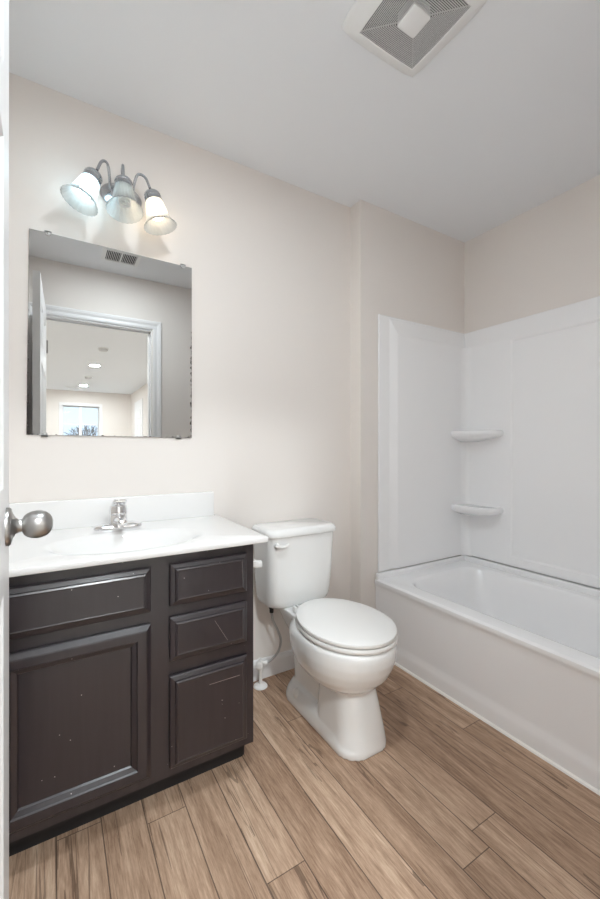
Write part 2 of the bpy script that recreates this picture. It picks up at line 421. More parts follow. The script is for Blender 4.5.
# hall window, its frame, sashes and panes
bm = B()
t = .068
nested_y = HY + .012
box(bm, WX0 - t, WX0, HY - .11, nested_y, WZ0 - t, WZ1 + t, .003); box(bm, WX1, WX1 + t, HY - .11, nested_y, WZ0 - t, WZ1 + t, .003)
box(bm, WX0, WX1, HY - .11, nested_y, WZ1, WZ1 + t, .003); box(bm, WX0 - .02, WX1 + .02, HY - .11, nested_y + .03, WZ0 - t, WZ0, .003)
win = struct('window_1', bm, M['trim'], 'white framed window in the far room, seen in the mirror', 'window')
xm = 0.49
for a, b in ((WX0, xm), (xm, WX1)):
    bm = B(); w = .028; y0, y1 = HY - .09, HY - .055; zm = 1.66
    for x0, x1, z0, z1 in ((a, a + w, WZ0, WZ1), (b - w, b, WZ0, WZ1), (a + w, b - w, WZ1 - w, WZ1), (a + w, b - w, WZ0, WZ0 + w), (a + w, b - w, zm - w / 2, zm + w / 2)):
        box(bm, x0, x1, y0, y1, z0, z1, .002)
    sash = obj('sash', bm, M['trim'], win)
    bm = B(); box(bm, a + .01, b - .01, HY - .075, HY - .070, WZ0 + .01, WZ1 - .01); obj('pane', bm, M['pane'], sash)

# hall door on the right wall of the far room
D2 = (-6.50, -5.66, 2.10)
bm = B()
x = HX1
nestx = lambda steps, y0, y1, z0, z1: loft(bm, [[(x - dx, y0 + i, z0 + i), (x - dx, y1 - i, z0 + i), (x - dx, y1 - i, z1 - i), (x - dx, y0 + i, z1 - i)] for i, dx in steps], False, True)
box(bm, x - .012, x, D2[0], D2[1], 0.01, D2[2])
for y0, y1 in ((D2[0] + .11, D2[0] + .37), (D2[1] - .37, D2[1] - .11)):
    for z0, z1 in ((.25, .9), (1.05, 1.65), (1.75, 1.98)):
        nestx([(0, .013), (.015, .013), (.03, .022)], y0, y1, z0, z1)
d2 = struct('door_2', bm, M['trim'], 'white panelled door in the far room, seen in the mirror', 'door')
bm = B(); lathe(bm, (x - .012, D2[1] - .07, .97), (-1, 0, 0), [(0, .03), (.006, .03), (.012, .012), (.03, .012), (.04, .024), (.055, .026), (.066, .015)], 20); obj('door_knob', bm, M['nickel'], d2, 40)
bm = B()
for y in (D2[0] - .07, D2[1]): box(bm, x - .016, x, y, y + .07, 0, D2[2] + .07, .003)
box(bm, x - .016, x, D2[0], D2[1], D2[2], D2[2] + .07, .003)
struct('trim_3', bm, M['trim'], 'white casing round the far room door', 'door casing')

# ------------------------------------------------------------------ bathtub
TX0, TX1, TY0, TY1, RZ = 1.488, 2.258, 0.148, 1.655, 0.394
tub = root('bathtub', 'white alcove bathtub with a flat apron beside the toilet', 'bathtub', (1.87, 0.9, 0))
bm = B()
# apron: swept profile (x, z) along Y, from the floor up and over the rim
ap = [(1.489, 0.0), (1.489, 0.052), (1.492, 0.068), (1.497, 0.085), (1.499, 0.100), (1.4945, 0.330), (1.493, 0.352), (1.491, 0.362), (1.4885, 0.368),
      (1.4875, 0.376), (1.4885, 0.386), (1.494, 0.392), (1.502, RZ)]
ny = 2
loft(bm, [[(x, y, z) for x, z in ap] + [(1.53, y, RZ - .012), (1.53, y, 0.0)] for y in (TY0, TY1)])
apron = obj('apron', bm, M['acrylic'], tub, 35)
# rim deck + basin: concentric loops
bm = B()
def tub_loop(x0, x1, y0, y1, r, z, n=8): return [(x, y, z) for x, y in rrect(x0, x1, y0, y1, r, n)]
loops = [tub_loop(1.500, TX1, TY0, TY1, .004, RZ),
         tub_loop(1.572, 2.175, TY0 + .09, 1.550, .13, RZ),
         tub_loop(1.582, 2.165, TY0 + .10, 1.538, .125, RZ - .003),
         tub_loop(1.590, 2.157, TY0 + .108, 1.529, .12, RZ - .013),
         tub_loop(1.608, 2.142, TY0 + .125, 1.503, .12, RZ - .10),
         tub_loop(1.645, 2.115, TY0 + .150, 1.440, .14, 0.14),
         tub_loop(1.665, 2.095, TY0 + .180, 1.400, .13, 0.095),
         tub_loop(1.705, 2.055, TY0 + .230, 1.350, .11, 0.080)]
loft(bm, loops, False, True)
obj('basin', bm, M['acrylic'], tub, 40)
# upstand flange round three walls
bm = B()
box(bm, 1.492, TX1, 1.632, 1.656, RZ - .01, .424, .006, 3)
box(bm, 2.222, 2.259, TY0, 1.650, RZ - .01, .424, .006, 3)
obj('wall_flange', bm, M['acrylic'], tub, 35)
bm = B(); lathe(bm, (1.88, TY0 + .30, 0.0795), (0, 0, 1), [(0, .035), (.003, .033), (.004, .02)], 24); obj('drain', bm, M['chrome'], tub, 40)
bm = B(); extrude_profile(bm, [(0, 0), (.010, 0), (.007, .006), (0, .009)], (1.4885, TY0, 0), (1.4885, TY1, 0), out=(-1, 0, 0)); obj('caulk_strip', bm, M['caulk'], tub)

# ------------------------------------------------------------------ tub surround
SZ0, SZ1 = 0.427, 1.845
sur = root('tub_surround', 'white three panel tub surround with moulded corner shelves above the bathtub', 'tub surround', (1.9, 1.64, SZ0))
EY = 1.657
bm = B()
# end panel facing -Y: outer slab, then a recessed field with sloping sides
nested(bm, 1.513, 2.252, SZ0, SZ1, [(0, EY), (0, EY - .006), (.005, EY - .0085)], True)
bm.faces.ensure_lookup_table(); bmesh.ops.delete(bm, geom=[bm.faces[-1]], context='FACES')
def ring(x0, x1, z0, z1, y): return [(x0, y, z0), (x1, y, z0), (x1, y, z1), (x0, y, z1)]
loft(bm, [ring(1.518, 2.247, SZ0 + .005, SZ1 - .005, EY - .0085), ring(1.590, 2.245, SZ0 + .006, SZ1 - .012, EY - .0085), ring(1.596, 2.244, SZ0 + .006, SZ1 - .016, EY - .010),
          ring(1.636, 2.242, SZ0 + .007, 1.750, EY - .0265), ring(1.644, 2.241, SZ0 + .007, 1.738, EY - .0270)], False, True)
obj('end_panel', bm, M['acrylic'], sur)
bm = B()
XW = 2.259
def ringx(y0, y1, z0, z1, x): return [(x, y0, z0), (x, y1, z0), (x, y1, z1), (x, y0, z1)]
loft(bm, [ringx(TY0 + .002, 1.652, SZ0, SZ1, XW), ringx(TY0 + .002, 1.652, SZ0, SZ1, XW - .008), ringx(TY0 + .004, 1.650, SZ0 + .003, SZ1 - .005, XW - .011),
          ringx(TY0 + .006, 1.648, SZ0 + .005, 1.748, XW - .0265), ringx(TY0 + .008, 1.646, SZ0 + .006, 1.737, XW - .028),
          ringx(TY0 + .30, 1.335, 0.478, 1.730, XW - .028), ringx(TY0 + .302, 1.333, 0.480, 1.728, XW - .0275), ringx(TY0 + .310, 1.322, 0.490, 1.718, XW - .021)], True, True)
obj('back_panel', bm, M['acrylic'], sur)
# rounded inside corner
bm = B()
R = .045; cx, cy = XW - .028 - R, EY - .027 - R
arc = [(cx + R * math.cos(t), cy + R * math.sin(t)) for t in [PI / 2 * i / 8 for i in range(9)]]
loft(bm, [[(x, y, z) for x, y in arc] + [(XW - .02, EY - .02, z)] for z in (SZ0 + .001, 1.740)])
obj('corner_post', bm, M['acrylic'], sur, 40)
# moulded corner shelves
def shelf(z):
    bm = B()
    ax, ay = XW - .029, EY - .028
    def out(s, zz):
        # front edge bulges between the end wall point and the right wall point
        pts = []
        for i in range(13):
            t = i / 12 * PI / 2
            pts.append((ax - .135 * s * math.cos(t) ** 0.5 if math.cos(t) > 1e-9 else ax, ay - .255 * s * math.sin(t) ** 0.5, zz))
        pts[-1] = (ax + .004, pts[-1][1], zz); pts[0] = (pts[0][0], ay + .004, zz)
        return pts + [(ax + .004, ay + .004, zz)]
    loft(bm, [out(.35, z - .066), out(.72, z - .050), out(.93, z - .038), out(.985, z - .028), out(1.0, z - .016), out(.99, z - .006), out(.96, z), out(.92, z + .001), out(.86, z - .004)])
    return bm
obj('corner_shelf', shelf(1.212), M['acrylic'], sur, 40); obj('corner_shelf', shelf(0.757), M['acrylic'], sur, 40)

# ------------------------------------------------------------------ vanity cabinet
VX0, VX1, VY, VZ = -0.166, 0.581, 1.262, 0.787
van = root('vanity_cabinet', 'dark espresso wood vanity cabinet under the white sink top', 'cabinet', (0.21, 1.5, 0))
bm = B()
box(bm, VX0, VX0 + .016, VY + .018, YB - .001, 0.0, VZ); box(bm, VX1 - .016, VX1, VY + .018, YB - .001, 0.095, VZ)
box(bm, VX1 - .016, VX1, VY + .078, YB - .001, 0.0, 0.096)
box(bm, VX0 + .016, VX1 - .016, VY + .018, YB - .015, 0.095, 0.111); box(bm, VX0 + .016, VX1 - .016, YB - .008, YB - .001, 0.095, 0.70)
obj('carcass', bm, M['cabinet'], van)
bm = B()
xs = [VX0, -0.115, 0.262, 0.276, 0.530, VX1]
box(bm, VX0, -0.110, VY, VY + .018, 0.095, VZ); box(bm, 0.222, 0.316, VY, VY + .018, 0.095, VZ); box(bm, 0.532, VX1, VY, VY + .018, 0.095, VZ)
for x0, x1 in ((-0.110, 0.222), (0.316, 0.532)):
    box(bm, x0, x1, VY, VY + .018, 0.735, VZ); box(bm, x0, x1, VY, VY + .018, 0.095, 0.145)
box(bm, -0.110, 0.222, VY, VY + .018, 0.57, 0.635); box(bm, 0.316, 0.532, VY, VY + .018, 0.57, 0.635); box(bm, 0.316, 0.532, VY, VY + .018, 0.39, 0.47)
obj('face_frame', bm, M['cabinet'], van)
bm = B(); box(bm, VX0, 0.573, VY + .074, VY + .088, 0.0, 0.097); obj('toe_kick', bm, M['kick'], van)
FY = VY - .002
def drawer_front(x0, x1, z0, z1):
    bm = B(); nested(bm, x0, x1, z0, z1, [(0, FY), (0, FY - .010), (.003, FY - .013), (.014, FY - .0165), (.0155, FY - .0205), (.020, FY - .0230), (.023, FY - .0220)]); return bm
def door_front(x0, x1, z0, z1):
    bm = B(); nested(bm, x0, x1, z0, z1, [(0, FY), (0, FY - .010), (.003, FY - .014), (.012, FY - .022), (.016, FY - .023), (.038, FY - .023), (.041, FY - .0190), (.053, FY - .0140), (.056, FY - .009), (.060, FY - .009)]); return bm
DLX = -0.138
o = obj('false_drawer_front', drawer_front(DLX, 0.241, 0.620, 0.752), M['cabinet'], van); o['label'] = 'wide false drawer front above the cabinet door'
o = obj('door', door_front(DLX, 0.241, 0.128, 0.584), M['cabinet'], van)
for i, (z0, z1) in enumerate(((0.624, 0.753), (0.455, 0.589), (0.126, 0.409))):
    d = obj('drawer', drawer_front(0.297, 0.552, z0, z1), M['cabinet'], van)
    d['label'] = ('top shallow drawer', 'middle shallow drawer with a scratch', 'deep bottom drawer')[i]
    bm = B(); box(bm, 0.322, 0.526, FY + .001, VY + .40, z0 + .012, z1 - .02)
    if i > 0:      # pale scratch worn into the stain
        (xa, za), (xb, zb) = (((0.435, 0.554), (0.478, 0.481)), ((0.417, 0.354), (0.521, 0.354)))[i - 1]
        bs = B(); w = .0006
        loft(bs, [[(xa, y, za - w), (xa + w, y, za + w), (xb + w, y, zb + w), (xb, y, zb - w)] for y in (FY - .0218, FY - .0222)])
        obj('scratch', bs, M['scratch'], d)['label'] = 'thin pale scratch'
    # hollow drawer box (open top)
    bm.free(); bm = B(); a, b, c, e = 0.322, 0.526, FY + .0005, VY + .40
    for q in ((a, b, c, c + .010), (a, b, e - .01, e), (a, a + .01, c, e), (b - .01, b, c, e)): box(bm, q[0], q[1], q[2], q[3], z0 + .014, z1 - .024)
    box(bm, a, b, c, e, z0 + .014, z0 + .02); obj('drawer_box', bm, M['cabinet'], d)

# toilet paper holder on the side of the vanity (only its white posts show)
tp = root('toilet_paper_holder', 'small white toilet paper holder on the side of the dark vanity', 'toilet paper holder', (VX1, 1.36, 0.66))
for y in (1.375, 1.52):
    bm = B(); z = 0.668
    loft(bm, [[(VX1 + dx, y + a, z + dz + b) for a, b in rrect(-w, w, -h, h, .006, 3)] for dx, w, h, dz in ((-0.0003, .014, .030, 0), (.010, .013, .027, 0), (.022, .009, .017, .002), (.050, .008, .012, .004), (.068, .010, .014, .001), (.084, .010, .013, 0), (.086, .007, .009, 0))])
    obj('post', bm, M['plastic'], tp, 40)
bm = B(); tube(bm, [(VX1 + .068, 1.383, .676), (VX1 + .068, 1.512, .676)], .0065, 12); obj('roller', bm, M['chrome'], tp, 40)

# vanity top with integral basin and backsplash
CX0, CX1, CY0, CY1, CZ, CT = -0.168, 0.618, 1.220, 1.7455, 0.807, 0.020
top = root('sink_top', 'white cultured marble vanity top with an integral oval basin', 'sink', (0.21, 1.5, CZ - CT))
bm = B()
bx, by, ba, bb = 0.205, 1.415, 0.232, 0.150
n = 96
def edge_pt(t):
    c, s = math.cos(t), math.sin(t)
    k = min(((CX1 - .004 - bx) / c if c > 1e-9 else (CX0 + .001 - bx) / c if c < -1e-9 else 1e9), ((CY1 - by) / s if s > 1e-9 else (CY0 + .004 - by) / s if s < -1e-9 else 1e9))
    return bx + k * c, by + k * s
angs = [2 * PI * i / n for i in range(n)]
for px, py in ((CX1 - .004, CY1), (CX0 + .001, CY1), (CX0 + .001, CY0 + .004), (CX1 - .004, CY0 + .004)):
    a = math.atan2(py - by, px - bx) % (2 * PI); i = min(range(n), key=lambda j: abs(((angs[j] - a + PI) % (2 * PI)) - PI)); angs[i] = a
outer = [edge_pt(t) for t in angs]
def grow(p, k):   # offset of an outer point outward (front and right edges only)
    x, y = p
    if abs(x - (CX1 - .004)) < 1e-4: x += k
    if abs(y - (CY0 + .004)) < 1e-4: y -= k
    return x, y
rings = [[(bx, by, CZ - CT)] * 0]
rings = []
rings.append([(x, y, CZ - CT) for x, y in [grow(p, .002) for p in outer]])
rings.append([(x, y, CZ - CT + .003) for x, y in [grow(p, .004) for p in outer]])
rings.append([(x, y, CZ - .004) for x, y in [grow(p, .004) for p in outer]])
rings.append([(x, y, CZ - .001) for x, y in [grow(p, .0025) for p in outer]])
rings.append([(x, y, CZ) for x, y in outer])
for k, dz in ((1.10, 0), (1.05, -.0006), (1.0, -.0022), (.96, -.0055), (.90, -.015), (.83, -.034), (.74, -.062), (.62, -.085), (.45, -.102), (.25, -.110), (.09, -.112)):
    rings.append([(bx + ba * k * math.cos(t), by + bb * k * math.sin(t), CZ + dz) for t in angs])
loft(bm, rings, False, True)
obj('counter', bm, M['marble'], top, 40)
bm = B(); box(bm, CX0 + .001, 0.602, 1.722, 1.7455, CZ - .001, 0.913, .004, 3); obj('backsplash', bm, M['marble'], top, 35)
bm = B(); lathe(bm, (bx, by, CZ - .1125), (0, 0, 1), [(0, .022), (.003, .021), (.003, .014), (.001, .013)], 24); obj('drain', bm, M['chrome'], top, 40)

# faucet
fx, fy = 0.196, 1.610
fa = root('faucet', 'chrome single lever faucet on the white sink top', 'faucet', (fx, fy, CZ))
bm = B()
loft(bm, [[(fx + x, fy + y, CZ + z) for x, y in rrect(-a, a, -b, b, b * .98, 8)] for a, b, z in ((.080, .026, .0005), (.082, .029, .014), (.078, .026, .021), (.060, .020, .025))])
obj('base_plate', bm, M['chrome'], fa, 40)
bm = B(); lathe(bm, (fx, fy, CZ + .012), (0, 0, 1), [(0, .033), (.02, .0315), (.042, .0305), (.046, .028)], 28); obj('body', bm, M['chrome'], fa, 40)
bm = B(); lathe(bm, (fx, fy, CZ + .058), (0, 0, 1), [(0, .0305), (.014, .0315), (.030, .0285), (.038, .017), (.040, .002)], 28)
loft(bm, [[(fx + x, fy + y0, CZ + z0 + dz) for x, dz in rrect(-w, w, -h, h, h * .95, 3)] for y0, z0, w, h in ((.016, .078, .026, .012), (-.008, .092, .026, .012), (-.030, .103, .0245, .010), (-.052, .110, .022, .007), (-.058, .111, .015, .003))])
obj('lever', bm, M['chrome'], fa, 40)
bm = B(); loft(bm, [[(fx + x, fy + y0, CZ + z0 + dz) for x, dz in rrect(-w, w, -h, h, h * .9, 4)] for y0, z0, w, h in ((-.005, .034, .021, .016), (-.04, .043, .019, .014), (-.085, .046, .017, .012), (-.108, .043, .015, .010), (-.112, .041, .010, .006))])
sp = obj('spout', bm, M['chrome'], fa, 40)
bm = B(); lathe(bm, (fx, fy - .098, CZ + .030), (0, 0, 1), [(0, .009), (.012, .009)], 16); obj('aerator', bm, M['chrome'], sp, 40)
bm = B(); tube(bm, [(fx, fy + .020, CZ + .012), (fx, fy + .020, CZ + .060)], .003, 10); lathe(bm, (fx, fy + .020, CZ + .058), (0, 0, 1), [(0, .003), (.003, .006), (.009, .006), (.012, .002)], 14); obj('drain_lift_rod', bm, M['chrome'], fa, 40)

# ------------------------------------------------------------------ mirror on clips
mi = root('wall_mirror', 'frameless wall mirror with blackened edges above the sink', 'mirror', (0.21, YB, 1.155))
Q = [(-.091, 1.156), (.507, 1.152), (.507, 1.896), (-.083, 1.901)]
bm = B(); loft(bm, [[(x, YB - .001, z) for x, z in Q], [(x, YB - .0055, z) for x, z in Q], [(x + (.0008 if i in (0, 3) else -.0008), YB - .006, z + (.0008 if i < 2 else -.0008)) for i, (x, z) in enumerate(Q)]])
obj('mirror_glass', bm, M['mirror'], mi)
for x, z, s in ((-.025, 1.9005, 1), (.469, 1.8963, 1), (-.036, 1.1556, -1), (.45, 1.1524, -1)):
    bm = B()
    pts = [(.011 * math.cos(t), -s * .011 * math.sin(t)) for t in [PI * i / 10 for i in range(11)]] + [(-.011, s * .006), (.011, s * .006)]
    loft(bm, [[(x + a, y, z + b) for a, b in pts] for y in (YB - .0062, YB - .0085)])
    box(bm, x - .011, x + .011, YB - .0085, YB - .0003, z + (s * .0012 if s > 0 else -.006), z + (.006 if s > 0 else -.0012))
    lathe(bm, (x, YB - .0084, z - s * .002), (0, -1, 0), [(0, .004), (.0015, .0035), (.002, .001)], 12)
    obj('clip', bm, M['nickel'], mi, 30)

# ------------------------------------------------------------------ three lamp vanity light
vl = root('vanity_light', 'three lamp wall light with bell shaped glass shades above the mirror', 'wall light', (0.217, YB, 2.085))
bm = B()
pc = Vector((0.224, YB - .0005, 2.112))
def oval(a, b, y): return [(pc.x + a * math.cos(t), pc.y - y, pc.z + b * math.sin(t)) for t in [2 * PI * i / 48 for i in range(48)]]
loft(bm, [oval(.076, .052, 0), oval(.077, .053, .006), oval(.073, .050, .011), oval(.066, .044, .014), oval(.056, .037, .024), oval(.036, .024, .032), oval(.014, .010, .036)])
obj('backplate', bm, M['dnickel'], vl, 40)
lamps = [  # cap top, axis, arm path, bulb kind
    ((.125, 1.650, 2.126), (-.40, -.10, -1), [(.180, 1.722, 2.118), (.176, 1.700, 2.155), (.166, 1.680, 2.190), (.146, 1.664, 2.180), (.129, 1.652, 2.134)], 'cool'),
    ((.217, 1.633, 2.124), (0, -.26, -1), [(.222, 1.722, 2.118), (.222, 1.705, 2.160), (.219, 1.680, 2.190), (.217, 1.648, 2.180), (.217, 1.635, 2.132)], 'spiral'),
    ((.319, 1.650, 2.122), (.24, -.10, -1), [(.262, 1.722, 2.118), (.265, 1.700, 2.155), (.276, 1.680, 2.186), (.300, 1.664, 2.174), (.316, 1.652, 2.130)], 'warm')]
for top_, ax_, arm, kind in lamps:
    bm = B(); tube(bm, spline(arm, 8), .0052, 12); am = obj('arm', bm, M['dnickel'], vl, 40)
    bm = B(); lathe(bm, top_, ax_, [(-.006, .006), (0, .012), (.005, .016), (.009, .0245), (.014, .0290), (.020, .0315), (.026, .0320), (.028, .0305), (.036, .0320), (.044, .0320), (.046, .029)], 32)
    so = obj('socket_cup', bm, M['dnickel'], am, 40)
    d = Vector(ax_).normalized(); o0 = Vector(top_) + d * .036
    prof = [(0, .0255), (.006, .030), (.018, .0335), (.035, .0365), (.055, .0395), (.072, .0430), (.086, .0480), (.097, .0545), (.105, .0610), (.108, .0635)]
    inner = [(s, r - .0022) for s, r in prof[::-1]]
    bm = B(); lathe(bm, o0, ax_, prof + inner, 96, 24, .020, False, False)
    sh = obj('shade', bm, M['shade'], vl, 60)
    bm = B()
    if kind != 'spiral':
        lathe(bm, o0, ax_, [(.004, .012), (.016, .013), (.028, .018), (.040, .0245), (.052, .027), (.062, .0265), (.071, .0225), (.078, .014), (.081, .004)], 24)
        bu = obj('bulb', bm, M[kind], vl, 60); bu['label'] = 'glowing %s white bulb' % kind
    else:
        _, u, v = frame_of(ax_)
        pts = []
        for i in range(73):
            t = i / 72; a = 2 * PI * 3 * t; r = .017 if t > .12 else .017 * (.5 + t / .24)
            pts.append(o0 + d * (.034 + .048 * t) + u * (r * math.cos(a)) + v * (r * math.sin(a)))
        tube(bm, pts, .0052, 8)
        lathe(bm, o0, ax_, [(.004, .014), (.030, .016), (.034, .012)], 20)
        bu = obj('bulb', bm, M['spiral'], vl, 60); bu['label'] = 'unlit spiral bulb'

# ------------------------------------------------------------------ toilet
xc = 0.967
to = root('toilet', 'white two piece toilet with closed lid beside the vanity', 'toilet', (xc, 1.35, 0))
def egg(a, yf, yb, yc, z, n=48, p=2.0, q=2.6, x=xc):
    """egg outline: ellipse in front of yc, squarer behind"""
    out = []
    for i in range(n):
        t = 2 * PI * i / n; s, c = math.sin(t), math.cos(t)
        e = p if c > 0 else q
        xx = a * math.copysign(abs(s) ** (2 / e), s); yy = abs(c) ** (2 / e)
        out.append((x + xx, yc - (yc - yf) * yy if c > 0 else yc + (yb - yc) * yy, z))
    return out
bm = B()
# bowl
loft(bm, [egg(.080, 1.165, 1.44, 1.28, .195), egg(.112, 1.128, 1.47, 1.27, .212), egg(.140, 1.090, 1.49, 1.26, .238), egg(.160, 1.062, 1.505, 1.255, .268),
          egg(.172, 1.042, 1.51, 1.25, .305), egg(.177, 1.030, 1.51, 1.25, .340), egg(.177, 1.027, 1.51, 1.25, .370), egg(.174, 1.029, 1.50, 1.25, .386, q=2.3), egg(.166, 1.036, 1.49, 1.25, .394, q=2.3)])
# deck under the tank
loft(bm, [[(xc + x, y, z) for x, y in rrect(-w, w, 1.42, yb, .04, 6)] for w, yb, z in ((.070, 1.60, .290), (.085, 1.63, .335), (.098, 1.65, .372), (.100, 1.65, .392))])
# front pedestal column
loft(bm, [[(xc + .008 + x, y, z) for x, y in rrect(-w, w, y0, 1.36, .078, 10)] for w, y0, z in
          ((.106, 1.088, 0.0), (.105, 1.089, .012), (.100, 1.097, .06), (.093, 1.112, .13), (.086, 1.128, .20), (.083, 1.143, .26))])
# trapway at the back
loft(bm, [[(xc + x, y, z) for x, y in rrect(-w, w, 1.30, y1, .05, 6)] for w, y1, z in ((.064, 1.56, 0.0), (.064, 1.56, .06), (.062, 1.57, .15), (.066, 1.58, .24), (.078, 1.60, .31))])
# foot plate, widest at the floor
loft(bm, [[(xc + .003 + x, y, z) for x, y in rrect(-w, w, y0, y1, .075, 10)] for w, y0, y1, z in ((.104, 1.092, 1.595, 0.0), (.104, 1.092, 1.595, .022), (.098, 1.12, 1.588, .048), (.082, 1.20, 1.575, .080))])
bowl = obj('bowl', bm, M['porcelain'], to, None)
md = bowl.modifiers.new('remesh', 'REMESH'); md.mode = 'VOXEL'; md.voxel_size = 0.0055; md.use_smooth_shade = True
md = bowl.modifiers.new('smooth', 'SMOOTH'); md.factor = 0.5; md.iterations = 4
for s in (-1, 1):
    bm = B(); lathe(bm, (xc + s * .086, 1.47, .058), (s * .35, 0, 1), [(-.02, .017), (.008, .017), (.016, .013), (.020, .005)], 20); obj('bolt_cap', bm, M['plastic'], to, 40)
# tank
def tank_ring(wx, yf, yb, r, z, bow=.012, n=8):
    wx += .008
    out = []
    for x, y in rrect(-wx, wx, yf, yb, r, n):
        if y < (yf + yb) / 2: y -= bow * (1 - (x / wx) ** 2)
        out.append((xc - .006 + x, y, z))
    return out
bm = B()
loft(bm, [tank_ring(.112, 1.590, 1.700, .045, .388), tank_ring(.138, 1.566, 1.715, .05, .392), tank_ring(.152, 1.554, 1.724, .05, .405), tank_ring(.158, 1.550, 1.727, .045, .425),
          tank_ring(.162, 1.545, 1.729, .04, .50), tank_ring(.166, 1.539, 1.730, .038, .62), tank_ring(.170, 1.535, 1.731, .036, .716)])
tank = obj('tank', bm, M['porcelain'], to, 45)
bm = B()
loft(bm, [tank_ring(.170, 1.533, 1.733, .036, .714), tank_ring(.176, 1.526, 1.735, .038, .717), tank_ring(.178, 1.524, 1.735, .040, .724), tank_ring(.177, 1.525, 1.735, .040, .736), tank_ring(.170, 1.534, 1.730, .036, .746), tank_ring(.160, 1.545, 1.722, .030, .750)])
obj('tank_lid', bm, M['porcelain'], to, 45)
# flush lever
bm = B()
lx, ly, lz = .815, 1.534, .684
lathe(bm, (lx, ly, lz), (0, -1, 0), [(0, .012), (.006, .012), (.010, .009), (.020, .007)], 18)
loft(bm, [[(lx + x0, ly - .019 + a, lz + z0 + b) for a, b in rrect(-w, w, -h, h, min(w, h) * .9, 3)] for x0, z0, w, h in ((-.012, .003, .004, .006), (-.004, .001, .006, .008), (.010, -.004, .0055, .0075), (.030, -.006, .005, .007), (.046, 0.0, .0045, .006), (.052, .004, .003, .004))])
obj('flush_lever', bm, M['plastic'], to, 40)
# seat ring and lid
bm = B()
def yrange(k): return 1.024 - k, 1.478 + k * .5
XS = xc + .006
so_ = [egg(.172, 1.035, 1.496, 1.250, .3965, q=2.0, x=XS), egg(.177, 1.030, 1.499, 1.250, .401, q=2.0, x=XS), egg(.178, 1.029, 1.499, 1.250, .408, q=2.0, x=XS), egg(.175, 1.032, 1.497, 1.250, .4145, q=2.0, x=XS)]
si_ = [egg(.118, 1.085, 1.40, 1.245, .4145), egg(.114, 1.09, 1.395, 1.245, .406), egg(.120, 1.083, 1.40, 1.245, .3965)]
V = loft(bm, so_ + si_, False, False)
for i in range(48):
    j = (i + 1) % 48; bm.faces.new((V[-1][i], V[-1][j], V[0][j], V[0][i]))
obj('seat', bm, M['plastic'], to, 40)
bm = B()
K = dict(q=2.0, x=XS)
loft(bm, [egg(.168, 1.039, 1.490, 1.25, .4165, **K), egg(.174, 1.033, 1.494, 1.25, .419, **K), egg(.176, 1.031, 1.495, 1.25, .425, **K), egg(.174, 1.033, 1.494, 1.25, .431, **K), egg(.165, 1.042, 1.486, 1.25, .436, **K),
          egg(.143, 1.062, 1.454, 1.25, .4385, **K), egg(.115, 1.095, 1.43, 1.25, .4405, **K), egg(.07, 1.15, 1.37, 1.25, .4425, **K), egg(.02, 1.22, 1.29, 1.25, .443, **K)])
lid = obj('lid', bm, M['plastic'], to, 40)
for s in (-1, 1):
    bm = B(); loft(bm, [[(xc + s * .07 + x, 1.502 + y, z) for x, y in rrect(-w, w, -.014, .014, .009, 4)] for w, z in ((.015, .394), (.015, .410), (.012, .416), (.006, .417))]); obj('hinge', bm, M['plastic'], to, 40)
# water supply
su = root('water_supply', 'white water shutoff valve with braided hose left of the toilet', 'water valve', (0.812, 1.684, 0))
bm = B(); lathe(bm, (.812, 1.684, 0), (0, 0, 1), [(.0003, .033), (.004, .032), (.010, .026), (.013, .013), (.014, .010)], 28); obj('floor_flange', bm, M['plastic'], su, 40)
bm = B(); lathe(bm, (.812, 1.684, .012), (0, 0, 1), [(0, .0085), (.055, .0085), (.056, .012), (.085, .012), (.086, .014), (.105, .014), (.106, .010), (.118, .008)], 18)
lathe(bm, (.812, 1.684, .108), (.9, -.42, 0), [(.006, .009), (.020, .009), (.021, .011), (.032, .011)], 14)
obj('valve_body', bm, M['plastic'], su, 40)
bm = B(); lathe(bm, (.812, 1.684, .108), (-.6, -.8, 0), [(0, .007), (.022, .007), (.023, .016), (.033, .017), (.036, .012)], 18, 6, .08); obj('valve_handle', bm, M['plastic'], su, 50)
hp = [(.834, 1.672, .110), (.856, 1.662, .120), (.888, 1.650, .158), (.898, 1.645, .210), (.880, 1.643, .262), (.856, 1.642, .310), (.848, 1.642, .352)]
bm = B(); tube(bm, spline(hp, 8), .0055, 12); obj('hose', bm, M['steelhose'], su, 60)
bm = B(); lathe(bm, (.848, 1.642, .350), (0, 0, 1), [(0, .009), (.020, .010), (.021, .013), (.034, .013), (.036, .010), (.046, .010)], 12); obj('coupling_nut', bm, M['black'], su, 40)

# ------------------------------------------------------------------ exhaust fan
ef = root('exhaust_fan', 'square white ceiling exhaust fan with concentric grille', 'exhaust fan', (.925, .855, H))
fx0, fx1, fy0, fy1 = .764, 1.090, .695, 1.014
gx0, gx1, gy0, gy1 = .814, 1.044, .745, .972
def sq(x0, x1, y0, y1, z, bow=0.0, r=.0, n=10):
    """square outline with slightly bowed sides and rounded corners"""
    cx, cy, hx, hy = (x0 + x1) / 2, (y0 + y1) / 2, (x1 - x0) / 2, (y1 - y0) / 2
    out = []
    for i in range(4 * n):
        t = PI * 2 * i / (4 * n) - 3 * PI / 4
        c, s = math.cos(t), math.sin(t); m_ = max(abs(c), abs(s))
        px, py = c / m_, s / m_
        k = 1 + bow * (1 - min(abs(px), abs(py)) ** 2) - (r * max(0, min(abs(px), abs(py)) - .8) / .2)
        out.append((cx + hx * px * k, cy + hy * py * k, z))
    return out
bm = B()
